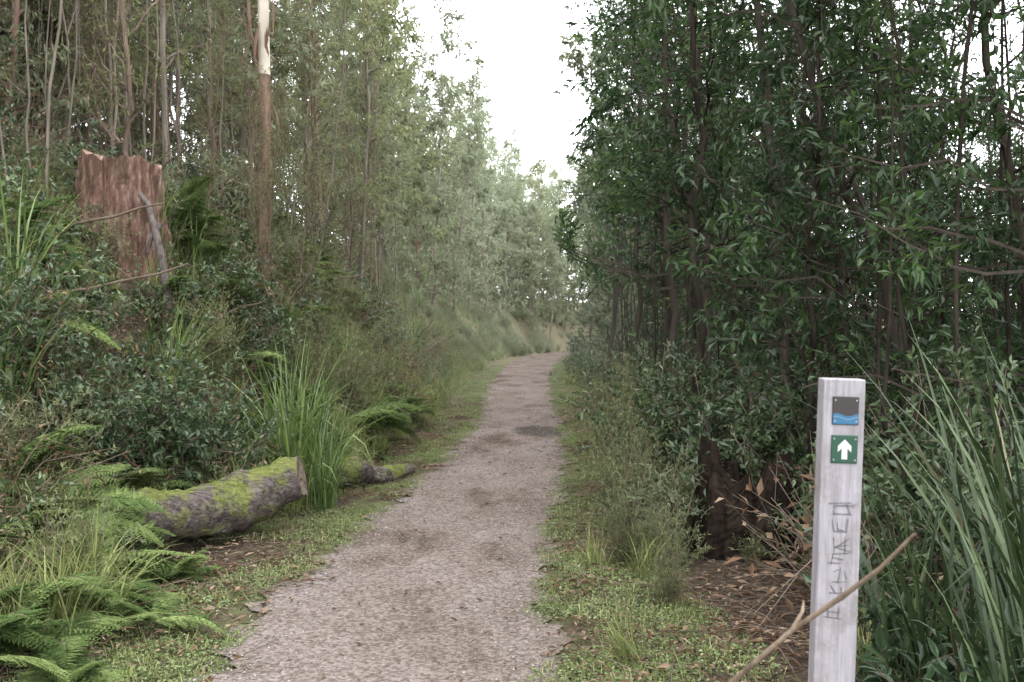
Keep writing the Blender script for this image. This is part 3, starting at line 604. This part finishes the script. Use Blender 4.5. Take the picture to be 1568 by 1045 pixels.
part('white_arrow',[(ox+a,-.0038,z2+b) for a,b in ar],[(0,1,2,8),(2,3,4,5),(8,2,5),(8,5,6,7)],white)
V=[];F=[]
for (a,b) in [(-.021,-.021),(.021,-.021),(-.021,.021),(.021,.021)]:
    for zc in (z1,z2):
        s0=len(V);V+=[(ox+a*1.05+.0018*math.cos(q*math.pi/4),-.0045,zc+b*1.05+.0018*math.sin(q*math.pi/4)) for q in range(8)];F.append(tuple(range(s0,s0+8)))
part('screws',V,F,plain('screw_metal',(.3,.3,.3),.4))
G=[[[(0,0),(0,1),(1,1),(1,0),(0,.02)],[(-.3,1.05),(1.3,1.0)],[(.5,.8),(1.4,.7)]],[[(0,1),(.05,.1),(.4,0),(1,.1),(1,1)],[(.3,.9),(.35,.3),(.8,.3)]],[[(0,0),(0,1)],[(1,1),(0,.45),(1,0)],[(.1,.5),(.9,.5)],[(.6,1.1),(.7,-.1)]],[[(0,0),(0,1),(1,.95)],[(0,.5),(.8,.5)],[(-.2,.2),(.6,.1)]],[[(.5,1),(.45,0)],[(.1,.8),(.5,1)],[(.1,0),(.9,.02)],[(.8,.9),(1,.2)]],[[(0,.5),(1,.5)],[(1,.9),(.9,.1)],[(.1,1),(.5,.6)]],[[(0,0),(.05,1)],[(1,0),(1,1)],[(0,.5),(1,.45)],[(-.2,-.1),(1.2,-.15)]]]
mb=MB();zz=PH-.262;r=np.random.default_rng(3)
for st_ in G:
    hgt=.03*r.uniform(.7,1.1);w=.031*r.uniform(.75,1.15);x0=ox-.017+r.normal()*.003
    for st in st_:
        P=np.array([(x0+a*w+r.normal()*.0022,-.0004,zz-hgt+b*hgt+r.normal()*.0022) for a,b in st])
        for a,b in zip(P[:-1],P[1:]):
            for rep in range(3):
                jj=r.normal(size=(2,3))*.0013;jj[:,1]=0
                A=a+(b-a)*-.05+jj[0];B=b+(b-a)*.05+jj[1];A[1]=B[1]=-.0004-.0002*rep
                d=norm(B-A);s=np.array([d[2],0,-d[0]])*.0004
                mb.add([A-s,A+s,B+s,B-s],[[0,1,2,3]],0)
    zz-=.0375*r.uniform(.85,1.1)
lo=mb.obj('carved_scrawl',[grey]);lo.parent=E
E.location=(.655,2.05,0);E.rotation_euler=(0,R(1.7),R(-2))

# ------------------------------------------------------------ light
w=bpy.data.worlds.new('World');scene.world=w;w.use_nodes=True;nt=w.node_tree
bg=nt.nodes['Background'];sky=nt.nodes.new('ShaderNodeTexSky');sky.sky_type='NISHITA';sky.sun_disc=False
EL,AZ=R(48),R(55)
sky.sun_elevation=EL;sky.sun_rotation=AZ;sky.dust_density=3
mx=nt.nodes.new('ShaderNodeMix');mx.data_type='RGBA';mx.inputs[0].default_value=.85;mx.inputs[7].default_value=(42,42.4,44,1)
nt.links.new(sky.outputs[0],mx.inputs[6]);nt.links.new(mx.outputs[2],bg.inputs[0]);bg.inputs[1].default_value=.14
sl=bpy.data.lights.new('sun','SUN');sl.energy=2.2;sl.angle=R(12);sl.color=(1,.96,.9);so=bpy.data.objects.new('sun',sl);scene.collection.objects.link(so)
d=Vector((math.sin(AZ)*math.cos(EL),math.cos(AZ)*math.cos(EL),math.sin(EL)));so.rotation_euler=(-d).to_track_quat('-Z','Y').to_euler()
scene.view_settings.view_transform='Standard';scene.view_settings.look='None';scene.view_settings.exposure=0
cam=bpy.data.cameras.new('camera');co=bpy.data.objects.new('camera',cam);scene.collection.objects.link(co);scene.camera=co
cam.lens=34.4;cam.sensor_width=36;cam.clip_end=1500;cam.clip_start=.05
co.location=(0,0,1.55);co.rotation_euler=(R(90-.86),0,0)
cam.dof.use_dof=True;cam.dof.focus_distance=4.5;cam.dof.aperture_fstop=7
